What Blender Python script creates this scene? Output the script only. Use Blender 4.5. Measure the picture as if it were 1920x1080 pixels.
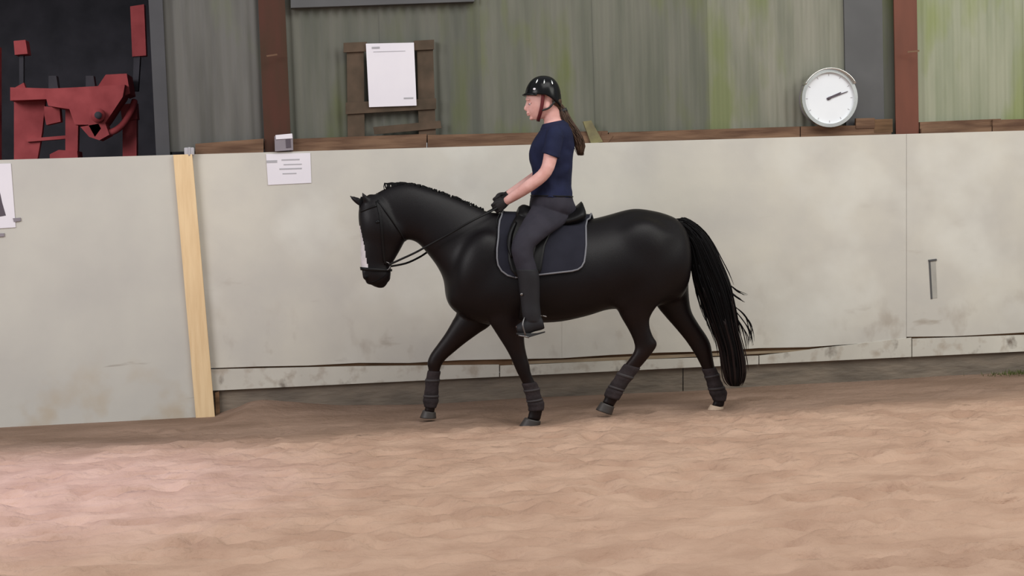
import bpy, math, random
import numpy as np
from mathutils import Vector, Matrix, noise
from mathutils.bvhtree import BVHTree
random.seed(7); np.random.seed(7)
for o in list(bpy.data.objects): bpy.data.objects.remove(o)
SC = bpy.context.scene; COL = SC.collection

# ---------------------------------------------------------------- camera
F_PX = 2620.0
yaw, pitch, roll = math.radians(7.2), math.radians(-3.58), math.radians(1.93)
CAM = Vector((0, 0, 1.6))
fw = Vector((math.sin(yaw)*math.cos(pitch), math.cos(yaw)*math.cos(pitch), math.sin(pitch)))
r0 = fw.cross(Vector((0, 0, 1))).normalized(); u0 = r0.cross(fw).normalized()
rt = r0*math.cos(roll) - u0*math.sin(roll); up = u0*math.cos(roll) + r0*math.sin(roll)
cd = bpy.data.cameras.new('camera'); cam = bpy.data.objects.new('camera', cd); COL.objects.link(cam)
cd.sensor_width = 36; cd.lens = 36*F_PX/1920; cd.clip_start = .05; cd.clip_end = 200
M = Matrix((rt, up, -fw)).transposed().to_4x4(); M.translation = CAM; cam.matrix_world = M
SC.camera = cam
# ---------------------------------------------------------------- world, lights, exposure
SC.view_settings.view_transform = 'Standard'; SC.view_settings.look = 'None'
SC.view_settings.gamma = 1; SC.view_settings.use_curve_mapping = False
SC.view_settings.exposure = 0.22
W = bpy.data.worlds.new('world'); SC.world = W; W.use_nodes = True
W.node_tree.nodes['Background'].inputs[0].default_value = (.93, .97, 1, 1)
W.node_tree.nodes['Background'].inputs[1].default_value = .40
def area(name, loc, target, size, power, color=(1, 1, 1), sy=None):
    l = bpy.data.lights.new(name, 'AREA'); l.energy = power; l.color = color; l.size = size
    if sy: l.shape = 'RECTANGLE'; l.size_y = sy
    o = bpy.data.objects.new(name, l); COL.objects.link(o); o.location = loc
    o.rotation_euler = (Vector(target)-Vector(loc)).to_track_quat('-Z', 'Y').to_euler(); return o
area('overhead_area', (3.5, 6.0, 7.0), (2.6, 9.0, 0), 6, 250, (1, .985, .95), 3)
area('overhead_area', (8.5, 5.0, 5.5), (5.0, 11.2, 1.2), 3, 170, (1, .99, .90), 3)  # unseen area light added at right so the wall brightens that way
area('left_fill', (-6.0, 4.5, 5.0), (-2.2, 11.0, 1.0), 4, 300, (1, .97, .98), 3)  # unseen soft light added at left to brighten the left boards
area('store_fill', (-3.2, 12.6, 4.4), (-2.6, 13.2, 0), .8, 9, (1, .92, .95), .8)  # added light with no visible source, lifts the dark store
sp = bpy.data.lights.new('sand_patch_fill', 'SPOT'); sp.energy = 950; sp.color = (.60, .60, 1.0)  # unseen spot added to paint the bright sand patch at left
sp.spot_size = math.radians(36); sp.spot_blend = 1.0; sp.shadow_soft_size = .4
so = bpy.data.objects.new('sand_patch_fill', sp); COL.objects.link(so); so.location = (-3.0, 8.6, 6.2)
so.rotation_euler = (Vector((-1.9, 8.25, 0))-so.location).to_track_quat('-Z', 'Y').to_euler()

YW = 11.09   # arena wall plane
YH = 10.05                                                  # horse mid plane
def ray(px, py):
    return (fw + rt*((px-960)/F_PX) + up*((540-py)/F_PX))
def on_y(px, py, y):
    d = ray(px, py); return CAM + d*((y-CAM.y)/d.y)
def hp(px, py, yo=0.0): return on_y(px, py, YH-yo)         # yo > 0 is towards the camera
def wp(px, py, off=0.0): return on_y(px, py, YW-off)
MPP = 1/262.0

# ---------------------------------------------------------------- materials
def mat(name, col, rough=.7, metal=0, spec=.5, var=None, scale=8, stretch=(1, 1, 1), bump=0, bscale=40, coat=0, contrast=(.35, .65)):
    m = bpy.data.materials.new(name); m.use_nodes = True; nt = m.node_tree; n = nt.nodes; L = nt.links
    b = n['Principled BSDF']; b.inputs['Roughness'].default_value = rough; b.inputs['Metallic'].default_value = metal
    b.inputs['Specular IOR Level'].default_value = spec; b.inputs['Coat Weight'].default_value = coat
    tc = n.new('ShaderNodeTexCoord'); mp = n.new('ShaderNodeMapping'); mp.inputs['Scale'].default_value = stretch
    L.new(tc.outputs['Object'], mp.inputs['Vector'])
    nz = n.new('ShaderNodeTexNoise'); nz.inputs['Scale'].default_value = scale; nz.inputs['Detail'].default_value = 6
    L.new(mp.outputs[0], nz.inputs['Vector'])
    rp = n.new('ShaderNodeValToRGB'); rp.color_ramp.elements[0].position = contrast[0]; rp.color_ramp.elements[1].position = contrast[1]
    v = var or tuple(c*.82 for c in col)
    rp.color_ramp.elements[0].color = (*v, 1); rp.color_ramp.elements[1].color = (*col, 1)
    L.new(nz.outputs['Fac'], rp.inputs[0]); L.new(rp.outputs[0], b.inputs['Base Color'])
    if bump:
        n2 = n.new('ShaderNodeTexNoise'); n2.inputs['Scale'].default_value = bscale; n2.inputs['Detail'].default_value = 5
        L.new(mp.outputs[0], n2.inputs['Vector'])
        bp = n.new('ShaderNodeBump'); bp.inputs['Strength'].default_value = 1; bp.inputs['Distance'].default_value = bump
        L.new(n2.outputs['Fac'], bp.inputs['Height']); L.new(bp.outputs[0], b.inputs['Normal'])
    m['rp'] = 1
    return m
def layer(m, col, scale, stretch, lo, hi, rot=(0, 0, 0), axis=None):
    """mix a second own colour of the surface into the base colour; axis = (index, a, b) fades it along object space"""
    nt = m.node_tree; n = nt.nodes; L = nt.links; b = n['Principled BSDF']
    src = b.inputs['Base Color'].links[0].from_socket
    tc = n.new('ShaderNodeTexCoord'); mp = n.new('ShaderNodeMapping'); mp.inputs['Scale'].default_value = stretch
    mp.inputs['Rotation'].default_value = rot; mp.inputs['Location'].default_value = (scale*3.1, .7, 1.9)
    L.new(tc.outputs['Object'], mp.inputs[0])
    nz = n.new('ShaderNodeTexNoise'); nz.inputs['Scale'].default_value = scale; nz.inputs['Detail'].default_value = 4
    L.new(mp.outputs[0], nz.inputs['Vector'])
    mr = n.new('ShaderNodeMapRange'); mr.inputs[1].default_value = lo; mr.inputs[2].default_value = hi; L.new(nz.outputs['Fac'], mr.inputs[0])
    fac = mr.outputs[0]
    if axis:
        sx = n.new('ShaderNodeSeparateXYZ'); L.new(tc.outputs['Object'], sx.inputs[0])
        m2 = n.new('ShaderNodeMapRange'); m2.inputs[1].default_value = axis[1]; m2.inputs[2].default_value = axis[2]
        L.new(sx.outputs[axis[0]], m2.inputs[0]); mu = n.new('ShaderNodeMath'); mu.operation = 'MULTIPLY'
        L.new(fac, mu.inputs[0]); L.new(m2.outputs[0], mu.inputs[1]); fac = mu.outputs[0]
    mx = n.new('ShaderNodeMix'); mx.data_type = 'RGBA'; L.new(fac, mx.inputs[0]); L.new(src, mx.inputs[6]); mx.inputs[7].default_value = (*col, 1)
    L.new(mx.outputs[2], b.inputs['Base Color']); return m
MT = {}
MT['board'] = mat('painted_board', (.60, .575, .51), .75, var=(.52, .50, .46), scale=1.6, bump=.002, bscale=9, spec=.25)
layer(MT['board'], (.36, .31, .26), 5.5, (1, 1, .7), .58, .75, axis=(2, .95, .2))
layer(MT['board'], (.40, .36, .31), 1.7, (1.2, 1, 4), .66, .74, rot=(0, .12, 0), axis=(2, 1.7, .4))
layer(MT['board'], (.66, .65, .60), 1.1, (1, 1, 1), .52, .72)
MT['kick'] = mat('scuffed_kick_board', (.60, .575, .51), .75, var=(.53, .505, .45), scale=2, bump=.002, bscale=9, spec=.25)
layer(MT['kick'], (.20, .17, .14), 4.5, (1.3, 1, 1), .60, .72)
layer(MT['kick'], (.42, .37, .31), 9, (1, 1, 1), .52, .7)
MT['door'] = mat('painted_door', (.55, .535, .485), .75, var=(.49, .475, .44), scale=1.4, bump=.0015, bscale=7, spec=.25)
layer(MT['door'], (.36, .33, .29), 1.3, (1.0, 1, 9), .67, .72, rot=(0, .08, 0), axis=(2, 1.2, .4))
layer(MT['door'], (.46, .39, .30), 3, (1, 1, 1), .5, .7, axis=(2, .6, .1))
MT['batten'] = mat('raw_pine', (.80, .60, .36), .7, var=(.72, .52, .30), scale=6, stretch=(6, 6, .5), spec=.2)
MT['kerb'] = mat('kick_plank', (.16, .135, .11), .9, var=(.23, .19, .15), scale=6, stretch=(.5, 1, 2), bump=.01, bscale=14, spec=.1)
MT['gapwood'] = mat('bare_board_edge', (.22, .13, .075), .9, var=(.10, .06, .035), scale=4, stretch=(.6, 1, 4), spec=.1)
MT['strip'] = mat('tan_board_edge', (.33, .26, .18), .9, var=(.24, .18, .12), scale=6, stretch=(.6, 1, 4), spec=.1)
MT['rail'] = mat('brown_timber', (.20, .12, .075), .8, var=(.10, .055, .035), scale=5, stretch=(.5, 1, 4), bump=.004, bscale=20, spec=.2)
def sheet_mat(name, a, b, green, lo):
    m = mat(name, a, .6, 0, .3, var=b, scale=2.5, stretch=(3, 3, .35), contrast=(.35, .62))
    layer(m, green, 1.6, (1.6, 1, .5), lo, lo+.13); return m
MT['sheet_far'] = sheet_mat('grey_sheeting', (.125, .122, .112), (.085, .083, .075), (.12, .13, .085), .57)
MT['sheet_mid'] = sheet_mat('green_grey_sheeting', (.125, .125, .103), (.092, .096, .077), (.10, .11, .058), .55)
MT['sheet_mid2'] = sheet_mat('pale_green_grey_sheeting', (.150, .150, .120), (.112, .117, .090), (.125, .14, .06), .54)
MT['sheet_r'] = sheet_mat('pale_sheeting', (.235, .23, .185), (.16, .165, .125), (.16, .18, .085), .52)
MT['sheet_rr'] = sheet_mat('algae_sheeting', (.31, .32, .235), (.24, .26, .18), (.23, .26, .12), .50)
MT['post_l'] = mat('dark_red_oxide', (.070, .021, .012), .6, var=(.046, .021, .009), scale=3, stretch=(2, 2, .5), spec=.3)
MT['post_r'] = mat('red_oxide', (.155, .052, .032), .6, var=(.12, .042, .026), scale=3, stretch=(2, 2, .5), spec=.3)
MT['darkpost'] = mat('dark_grey_steel', (.05, .05, .056), .6, scale=3)
MT['darkpanel'] = mat('slate_grey_panel', (.085, .085, .088), .6, scale=3)
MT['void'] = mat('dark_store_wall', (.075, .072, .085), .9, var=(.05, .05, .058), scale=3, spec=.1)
MT['redpaint'] = mat('red_machine_paint', (.40, .07, .075), .7, var=(.30, .045, .05), scale=6, spec=.3)
MT['paper'] = mat('paper', (.78, .75, .80), .6, var=(.74, .71, .77), scale=3, spec=.3)
MT['ink'] = mat('grey_ink', (.45, .44, .47), .8, scale=3)
MT['slotgrey'] = mat('slot_grey', (.40, .385, .35), .8, scale=6)
MT['inkdark'] = mat('dark_ink', (.10, .08, .10), .8, scale=3)
MT['frame'] = mat('old_frame_wood', (.105, .072, .05), .8, var=(.065, .048, .033), scale=6, stretch=(1, 1, 1), spec=.2)
MT['clock'] = mat('clock_face_white', (.80, .83, .87), .4, var=(.74, .77, .82), scale=2)
MT['chrome'] = mat('polished_rim', (.85, .85, .82), .25, 1, scale=4)
MT['black'] = mat('matt_black', (.012, .012, .013), .6, scale=5)
MT['greyplastic'] = mat('grey_box', (.26, .23, .26), .6, scale=5)
MT['horse'] = mat('black_coat', (.0050, .0036, .0046), .42, var=(.0035, .002, .0028), scale=4, spec=.21, bump=.0008, bscale=260)
layer(MT['horse'], (.009, .0035, .003), 3.2, (1, 1, 1), .35, .6, axis=(2, .95, .5))
MT['blaze'] = mat('white_hair', (.62, .58, .60), .7, scale=20)
MT['hair'] = mat('black_horsehair', (.003, .0026, .0032), .5, scale=20, spec=.12)
MT['tailtip'] = mat('brown_black_horsehair', (.014, .0075, .007), .55, scale=20, spec=.2)
MT['hoof'] = mat('dark_hoof', (.035, .028, .025), .5, scale=10)
MT['hoofpale'] = mat('pale_hoof', (.50, .38, .28), .6, scale=10)
MT['boot'] = mat('leg_wrap', (.036, .027, .029), .85, var=(.022, .017, .018), scale=14, spec=.2, bump=.003, bscale=60)
MT['strap'] = mat('wrap_strap', (.036, .029, .031), .7, scale=8)
MT['pad'] = mat('navy_quilt', (.0145, .0145, .024), .85, var=(.011, .011, .019), scale=9, spec=.25)
MT['piping'] = mat('grey_piping', (.17, .17, .19), .6, scale=9)
MT['leather'] = mat('black_leather', (.005, .0045, .005), .45, scale=12, spec=.2)
MT['steel'] = mat('stainless', (.22, .21, .21), .4, 1, scale=9)
MT['skin'] = mat('skin', (.74, .43, .39), .55, var=(.64, .33, .29), scale=14, spec=.35)
MT['lips'] = mat('lips', (.42, .14, .13), .5, scale=10)
MT['shirt'] = mat('navy_jersey', (.014, .018, .052), .85, var=(.011, .014, .038), scale=7, spec=.2, bump=.002, bscale=30)
MT['breech'] = mat('charcoal_breeches', (.030, .027, .038), .8, var=(.023, .021, .030), scale=9, spec=.25, bump=.001, bscale=40)
MT['rboot'] = mat('boot_leather', (.015, .0145, .018), .65, scale=7, spec=.3)
MT['glove'] = mat('black_glove', (.016, .013, .014), .7, scale=12, spec=.3)
MT['helmet'] = mat('gloss_black_shell', (.006, .006, .007), .22, scale=4, spec=.16)
MT['redstrap'] = mat('dark_red_webbing', (.11, .008, .012), .7, scale=12)
MT['brownhair'] = mat('brown_hair', (.085, .048, .030), .6, var=(.05, .028, .018), scale=30, spec=.3)
MT['sandypiece'] = mat('pale_weathered_wood', (.22, .20, .09), .8, var=(.15, .13, .07), scale=10)
MT['grass'] = mat('moss_green', (.085, .10, .025), .9, scale=20)

# sand
def sand():
    m = bpy.data.materials.new('arena_sand'); m.use_nodes = True; nt = m.node_tree; n = nt.nodes; L = nt.links
    b = n['Principled BSDF']; b.inputs['Roughness'].default_value = .95; b.inputs['Specular IOR Level'].default_value = .15
    tc = n.new('ShaderNodeTexCoord')
    def nz(sc, det, st=(1, 1, 1)):
        mp = n.new('ShaderNodeMapping'); mp.inputs['Scale'].default_value = st; L.new(tc.outputs['Object'], mp.inputs[0])
        t = n.new('ShaderNodeTexNoise'); t.inputs['Scale'].default_value = sc; t.inputs['Detail'].default_value = det
        L.new(mp.outputs[0], t.inputs['Vector']); return t.outputs['Fac']
    def ramp(f, cols):
        r = n.new('ShaderNodeValToRGB'); e = r.color_ramp.elements
        e[0].position = cols[0][0]; e[0].color = (*cols[0][1], 1); e[1].position = cols[1][0]; e[1].color = (*cols[1][1], 1)
        L.new(f, r.inputs[0]); return r.outputs[0]
    loose = ramp(nz(3.5, 8, (.7, 1, 1)), [(.36, (.40, .255, .182)), (.64, (.50, .335, .245))])
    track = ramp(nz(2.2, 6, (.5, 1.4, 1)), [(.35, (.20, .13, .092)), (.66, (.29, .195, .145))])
    # darker sand track along the wall
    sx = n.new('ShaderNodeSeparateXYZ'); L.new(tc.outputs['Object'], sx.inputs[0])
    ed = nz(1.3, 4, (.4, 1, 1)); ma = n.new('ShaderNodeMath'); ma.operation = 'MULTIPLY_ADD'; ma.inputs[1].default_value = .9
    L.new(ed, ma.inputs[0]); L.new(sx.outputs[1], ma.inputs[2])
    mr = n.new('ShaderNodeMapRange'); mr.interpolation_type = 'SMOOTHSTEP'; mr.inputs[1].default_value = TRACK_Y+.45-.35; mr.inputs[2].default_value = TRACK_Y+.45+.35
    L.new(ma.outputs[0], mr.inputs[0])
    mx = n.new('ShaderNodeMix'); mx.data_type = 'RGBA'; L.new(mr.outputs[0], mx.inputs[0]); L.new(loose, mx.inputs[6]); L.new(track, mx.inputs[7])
    L.new(mx.outputs[2], b.inputs['Base Color'])
    bp = n.new('ShaderNodeBump'); bp.inputs['Distance'].default_value = .02; bp.inputs['Strength'].default_value = .9
    L.new(nz(22, 6, (.8, 1, 1)), bp.inputs['Height']); L.new(bp.outputs[0], b.inputs['Normal'])
    return m
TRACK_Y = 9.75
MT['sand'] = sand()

# ---------------------------------------------------------------- object helpers
BASE = {}
def thing(name, loc, label=None, cat=None, group=None, kind=None):
    o = bpy.data.objects.new(name, None); COL.objects.link(o); o.location = loc; o.empty_display_size = .1
    BASE[o] = Vector(loc)
    return tag(o, label, cat, group, kind)
def tag(o, label=None, cat=None, group=None, kind=None):
    for k, v in (('label', label), ('category', cat), ('group', group), ('kind', kind)):
        if v: o[k] = v
    return o
def part(name, vf, m, parent=None, base=None, smooth=True, label=None, kind=None):
    V, Fc = vf
    b = BASE[parent] if parent else Vector(base if base is not None else (0, 0, 0))
    me = bpy.data.meshes.new(name); me.from_pydata([tuple(Vector(v)-b) for v in V], [], Fc)
    for mm in (m if isinstance(m, (list, tuple)) else [m]): me.materials.append(MT[mm] if isinstance(mm, str) else mm)
    if smooth: me.polygons.foreach_set('use_smooth', [True]*len(me.polygons))
    me.update()
    o = bpy.data.objects.new(name, me); COL.objects.link(o)
    if parent: o.parent = parent
    else: o.location = b
    BASE[o] = b
    if label: o['label'] = label
    if kind: o['kind'] = kind
    return o
def merge(*L):
    V = []; Fc = []
    for v, f in L:
        k = len(V); V += list(v); Fc += [tuple(i+k for i in q) for q in f]
    return V, Fc
def box(c, s, R=None, bev=0):
    c = Vector(c); hx, hy, hz = s[0]/2, s[1]/2, s[2]/2
    if bev:
        b = min(bev, hx*.9, hy*.9, hz*.9); V = []
        import bmesh
        bm = bmesh.new(); bmesh.ops.create_cube(bm, size=1)
        for v in bm.verts: v.co = Vector((v.co.x*s[0], v.co.y*s[1], v.co.z*s[2]))
        bmesh.ops.bevel(bm, geom=bm.edges[:], offset=b, segments=2, affect='EDGES', profile=.6)
        bm.verts.index_update(); V = [v.co.copy() for v in bm.verts]; Fq = [tuple(v.index for v in f.verts) for f in bm.faces]; bm.free()
    else:
        V = [Vector((x*hx, y*hy, z*hz)) for x in (-1, 1) for y in (-1, 1) for z in (-1, 1)]
        Fq = [(0, 1, 3, 2), (4, 6, 7, 5), (0, 4, 5, 1), (2, 3, 7, 6), (0, 2, 6, 4), (1, 5, 7, 3)]
    if R is not None: V = [R @ v for v in V]
    return [c+v for v in V], Fq
def prism(pts, dvec):
    """closed outline (3D points) extruded by a vector"""
    n = len(pts); P = [Vector(p) for p in pts]; Q = [p+Vector(dvec) for p in P]
    Fq = [tuple(range(n)), tuple(reversed(range(n, 2*n)))] + [(i, i+n, (i+1) % n+n, (i+1) % n) for i in range(n)]
    return P+Q, Fq
def wall_prism(px, off0, off1):
    """outline in wall-plane points, from offset off0 to off1 in front of the wall plane"""
    P = [wp(x, y) for x, y in px]
    return prism([p+Vector((0, -off0, 0)) for p in P], (0, off0-off1, 0))
def cat(P, t):
    """catmull-rom over a list of tuples/arrays at parameter t in 0..n-1"""
    n = len(P); i = min(int(t), n-2); f = t-i
    p0, p1, p2, p3 = P[max(i-1, 0)], P[i], P[i+1], P[min(i+2, n-1)]
    return .5*((2*p1)+(p2-p0)*f+(2*p0-5*p1+4*p2-p3)*f*f+(3*p1-p0-3*p2+p3)*f**3)
def secarr(secs):
    return [np.array([*s[0], *s[1], s[2], s[3] if len(s) > 3 else 0., s[4] if len(s) > 4 else 2.]) for s in secs]
def ring(a, n=20, grow=0.0):
    A = Vector(a[0:3]); B = Vector(a[3:6]); w = a[6]+grow; c = (A+B)/2; u = (A-B)/2
    ul = u.length; uh = u/ul if ul > 1e-6 else Vector((1, 0, 0)); u = uh*(ul+grow)
    lat = Vector((0, -1, 0)); lat = (lat-uh*lat.dot(uh)).normalized()*w
    out = []
    for k in range(n):
        t = 2*math.pi*k/n; cc, ss = math.cos(t), math.sin(t); e = 2/a[8]
        cx = math.copysign(abs(cc)**e, cc); sx = math.copysign(abs(ss)**e, ss)
        out.append(c+u*cx+lat*sx*(1-a[7]*cx))
    return out
def skinrings(R, cap=True):
    n = len(R[0]); V = [p for r in R for p in r]; Fq = []
    for i in range(len(R)-1):
        for k in range(n):
            Fq.append((i*n+k, i*n+(k+1) % n, (i+1)*n+(k+1) % n, (i+1)*n+k))
    if cap:
        for idx, r in ((0, R[0]), (len(R)-1, R[-1])):
            c = sum(r, Vector())/n; V.append(c); ci = len(V)-1
            for k in range(n):
                q = (idx*n+k, idx*n+(k+1) % n, ci); Fq.append(q if idx else tuple(reversed(q)))
    return V, Fq
def loft(secs, sub=4, n=20, grow=0.0, t0=0, t1=None, cap=True):
    S = secarr(secs); t1 = len(S)-1 if t1 is None else t1; m = max(2, int((t1-t0)*sub)+1)
    return skinrings([ring(cat(S, t0+(t1-t0)*i/(m-1)), n, grow) for i in range(m)], cap)
def tube(P, r, n=10, sub=4, flat=1.0, cap=True, flatdir=None):
    P = [np.array(p) for p in P]; r = [r]*len(P) if not hasattr(r, '__len__') else list(r)
    Q = [np.append(p, q) for p, q in zip(P, r)]; m = (len(Q)-1)*sub+1
    S = [cat(Q, (len(Q)-1)*i/(m-1)) for i in range(m)]; R = []
    prev = None
    for i, s in enumerate(S):
        a = S[max(i-1, 0)]; b = S[min(i+1, m-1)]; d = Vector(b[:3]-a[:3]).normalized()
        if prev is None:
            h = Vector(flatdir) if flatdir else (Vector((0, 0, 1)) if abs(d.z) < .9 else Vector((1, 0, 0)))
        else: h = prev
        x = (h-d*h.dot(d)).normalized(); prev = x; y = d.cross(x); c = Vector(s[:3]); q = max(s[3], 1e-4)
        R.append([c+x*q*math.cos(2*math.pi*k/n)+y*q*flat*math.sin(2*math.pi*k/n) for k in range(n)])
    return skinrings(R, cap)
def ellipsoid(c, r, R=None, nu=20, nv=12):
    c = Vector(c); rings_ = []
    for i in range(1, nv):
        t = math.pi*i/nv; rings_.append([Vector((r[0]*math.sin(t)*math.cos(2*math.pi*k/nu), r[1]*math.sin(t)*math.sin(2*math.pi*k/nu), r[2]*math.cos(t))) for k in range(nu)])
    V, Fq = skinrings(rings_, False); V.append(Vector((0, 0, r[2]))); V.append(Vector((0, 0, -r[2]))); a = len(V)-2
    for k in range(nu):
        Fq.append((k, a, (k+1) % nu)); Fq.append(((nv-2)*nu+k, (nv-2)*nu+(k+1) % nu, a+1))
    if R is not None: V = [R @ v for v in V]
    return [c+v for v in V], Fq
def fuse(vf, voxel, smooth=8, factor=.5):
    """one continuous surface out of overlapping closed volumes"""
    me = bpy.data.meshes.new('tmp'); me.from_pydata([tuple(v) for v in vf[0]], [], vf[1]); me.update()
    o = bpy.data.objects.new('tmp', me); COL.objects.link(o)
    m = o.modifiers.new('r', 'REMESH'); m.mode = 'VOXEL'; m.voxel_size = voxel
    s = o.modifiers.new('s', 'SMOOTH'); s.factor = factor; s.iterations = smooth
    dg = bpy.context.evaluated_depsgraph_get(); dg.update(); ev = o.evaluated_get(dg); me2 = ev.to_mesh()
    nv = len(me2.vertices); co = np.empty(nv*3, 'f'); me2.vertices.foreach_get('co', co)
    V = [Vector(c) for c in co.reshape(-1, 3).tolist()]; Fq = [tuple(p.vertices) for p in me2.polygons]
    ev.to_mesh_clear(); bpy.data.objects.remove(o); bpy.data.meshes.remove(me)
    return V, Fq

# ---------------------------------------------------------------- floor
def axis(a, b, c, d, dense, coarse):
    return np.array(list(np.arange(a, b, coarse))+list(np.arange(b, c, dense))+list(np.arange(c, d+coarse, coarse)))
gx = axis(-9, -3.6, 6.2, 13, .035, .6); gy = np.concatenate([np.arange(-5, 4.6, .6), np.arange(4.6, YW+.25, .035)])
X, Y = np.meshgrid(gx, gy, indexing='ij'); Z = np.zeros_like(X)
def vnoise(X, Y, s, seed, sx=1.0):
    g = np.random.RandomState(seed).rand(512, 512); x = X*s*sx+100; y = Y*s+100
    i = np.floor(x).astype(int); j = np.floor(y).astype(int); fx = x-i; fy = y-j; fx = fx*fx*(3-2*fx); fy = fy*fy*(3-2*fy)
    a = g[i % 512, j % 512]; b = g[(i+1) % 512, j % 512]; c = g[i % 512, (j+1) % 512]; d = g[(i+1) % 512, (j+1) % 512]
    return (a*(1-fx)+b*fx)*(1-fy)+(c*(1-fx)+d*fx)*fy-.5
loosef = np.clip((TRACK_Y+.3-Y)/.8, .25, 1)
Z += .018*vnoise(X, Y, 1.1, 1)+(.010*vnoise(X, Y, 3.5, 2, .8)+.008*vnoise(X, Y, 7, 3, .75)+.008*vnoise(X, Y, 15, 4, .8))*loosef
rs = np.random.RandomState(5)
for k in range(2300):
    cx, cy = rs.uniform(-3.6, 6.2), rs.uniform(4.6, YW-.5)
    a = rs.uniform(.05, .13); b = rs.uniform(.028, .05); dep = rs.uniform(.014, .046)*(1 if cy < TRACK_Y else .45)
    i0, i1 = np.searchsorted(gx, [cx-.35, cx+.35]); j0, j1 = np.searchsorted(gy, [cy-.25, cy+.25])
    if i1 <= i0 or j1 <= j0: continue
    q = ((X[i0:i1, j0:j1]-cx)/a)**2+((Y[i0:i1, j0:j1]-cy)/b)**2
    Z[i0:i1, j0:j1] += -dep*np.exp(-q)+dep*.28*np.exp(-(np.sqrt(q)-1.7)**2*2.2)
Z *= np.clip((YW+.1-Y)/.5, .35, 1)
bank = np.clip((Y-(YW-.75))/.75, 0, 1)**1.6
lx_ = wp(400, 700).x
Z += bank*(.10*np.clip((X-lx_)/.25, 0, 1)*np.exp(-((X-lx_-.25)/.7)**2)*(1+.7*vnoise(X, Y, 5, 12))+.03*vnoise(X, Y, 1.4, 8)*np.clip((X-lx_)/.35, 0, 1))
Z -= .035*np.exp(-((Y-10.1)/.5)**2)*0
# the two hooves that stand press the sand level
for (px, py, yo) in ((1000, 803, .13), (1342, 779, -.13)):
    p = hp(px, py, yo); q = np.exp(-(((X-p.x)/.22)**2+((Y-p.y)/.16)**2)); q = np.minimum(1, q*1.5); Z = Z*(1-q)+(-.022)*q
NX, NY = X.shape
V = np.stack([X, Y, Z], -1).reshape(-1, 3)
Fq = [(i*NY+j, (i+1)*NY+j, (i+1)*NY+j+1, i*NY+j+1) for i in range(NX-1) for j in range(NY-1)]
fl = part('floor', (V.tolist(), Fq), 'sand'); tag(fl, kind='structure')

# ---------------------------------------------------------------- wall of boards
wall = thing('wall_back', (wp(960, 740).x, YW, 0), kind='structure')
# top line of the boards goes (0,300) -> (1920,245); bottom (410,730) -> (1920,657)
def topy(x): return 300-55*x/1920
def boty(x): return 731-73*(x-410)/1510
Y0 = wall.location.y
upper = [(388, 1052.4, 690, 671), (1052.6, 1697.4, 671, 642), (1698, 2330, 631, 608), (2332, 2960, 608, 585)]
for a, b, ya, yb in upper:
    a_t = 346 if a == 388 else a; pts = [(a_t, topy(a_t)), (b, topy(b)), (b, yb)]
    k = 7
    for i in range(1, k):
        t = i/k; pts.append((b+(a-b)*t, yb+(ya-yb)*t+random.uniform(-2.5, 2.5)))
    pts.append((a, ya))
    part('board_panel', wall_prism(pts, -.0, .022), 'board', wall, smooth=False)
low = [(388, 935), (937, 1420), (1422, 1706), (1708, 2300), (2302, 2960)]
gap = {388: (2, 9), 937: (11, 12), 1422: (12, 2), 1708: (4, 3), 2302: (3, 3)}
for a, b in low:
    def up_y(x):
        for (c, d, ya, yb) in upper:
            if c-8 <= x <= d+8: return ya+(yb-ya)*(x-c)/(d-c)
        return 600
    g0, g1 = gap[a]
    pts = [(a, up_y(a)+g0), ((a+b)/2, (up_y(a)+up_y(b))/2+(g0+g1)/2+random.uniform(-2, 2)), (b, up_y(b)+g1), (b, boty(b)), (a, boty(a))]
    part('kick_board', wall_prism(pts, .0, .030), 'kick', wall, smooth=False)
# bare timber seen through the gaps, grey-brown plank at the foot
part('backing_board', wall_prism([(404, 640), (2960, 560), (2960, boty(2960)-8), (404, boty(404)-8)], -.05, -.004), 'gapwood', wall, smooth=False)
part('bare_strip', wall_prism([(960, 678), (1187, 668), (1420, 658.5), (1600, 651), (1600, 653), (1420, 663), (1187, 674), (960, 683)], -.004, .020), 'strip', wall, smooth=False)
for a, b in ((388, 1280), (1282, 2150), (2152, 2960)):
    part('foot_plank', wall_prism([(a, boty(a)-6), (b, boty(b)-6), (b, boty(b)+75), (a, boty(a)+75)], -.05, -.006), 'kerb', wall, smooth=False)
# shallow slot with a metal edge in the right panel
sl = part('latch_plate', merge(wall_prism([(1738, 487), (1753, 485), (1754, 488), (1739, 490)], .022, .032), wall_prism([(1739, 490), (1742, 490), (1746, 560), (1743, 560)], .022, .027)), 'darkpanel', wall, smooth=False, label='dark metal edge of a slot in the board')
part('slot_cover', wall_prism([(1742, 490), (1752, 489), (1755, 558), (1746, 559)], .022, .025), 'slotgrey', wall, smooth=False)

# door panel on the left with the raw batten
door = thing('door_1', (wp(200, 790).x, YW-.05, 0), kind='structure')
part('door_panel', wall_prism([(-260, 308), (358, 290), (402, 789), (-260, 812)], .024, .06), 'door', door, smooth=False)
part('side_board', wall_prism([(-900, 326), (-264, 308), (-264, 812), (-900, 838)], .0, .022), 'door', door, smooth=False)
part('batten', wall_prism([(327, 291), (362, 290), (405, 786), (370, 788)], .06, .085), 'batten', door, smooth=False, label='raw pine batten')
part('bolt', merge(box(wp(355, 284, .06), (.075, .04, .06), bev=.008), tube([wp(355, 292, .08), wp(355, 276, .08)], .009)), 'ink', door)
part('bottom_shim', wall_prism([(290, 791), (410, 787), (408, 796), (350, 797)], .015, .05), 'gapwood', door, smooth=False)
part('edge_board', wall_prism([(404, 735), (411, 733), (413, 788), (405, 790)], -.02, .03), 'gapwood', door, smooth=False)

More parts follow.
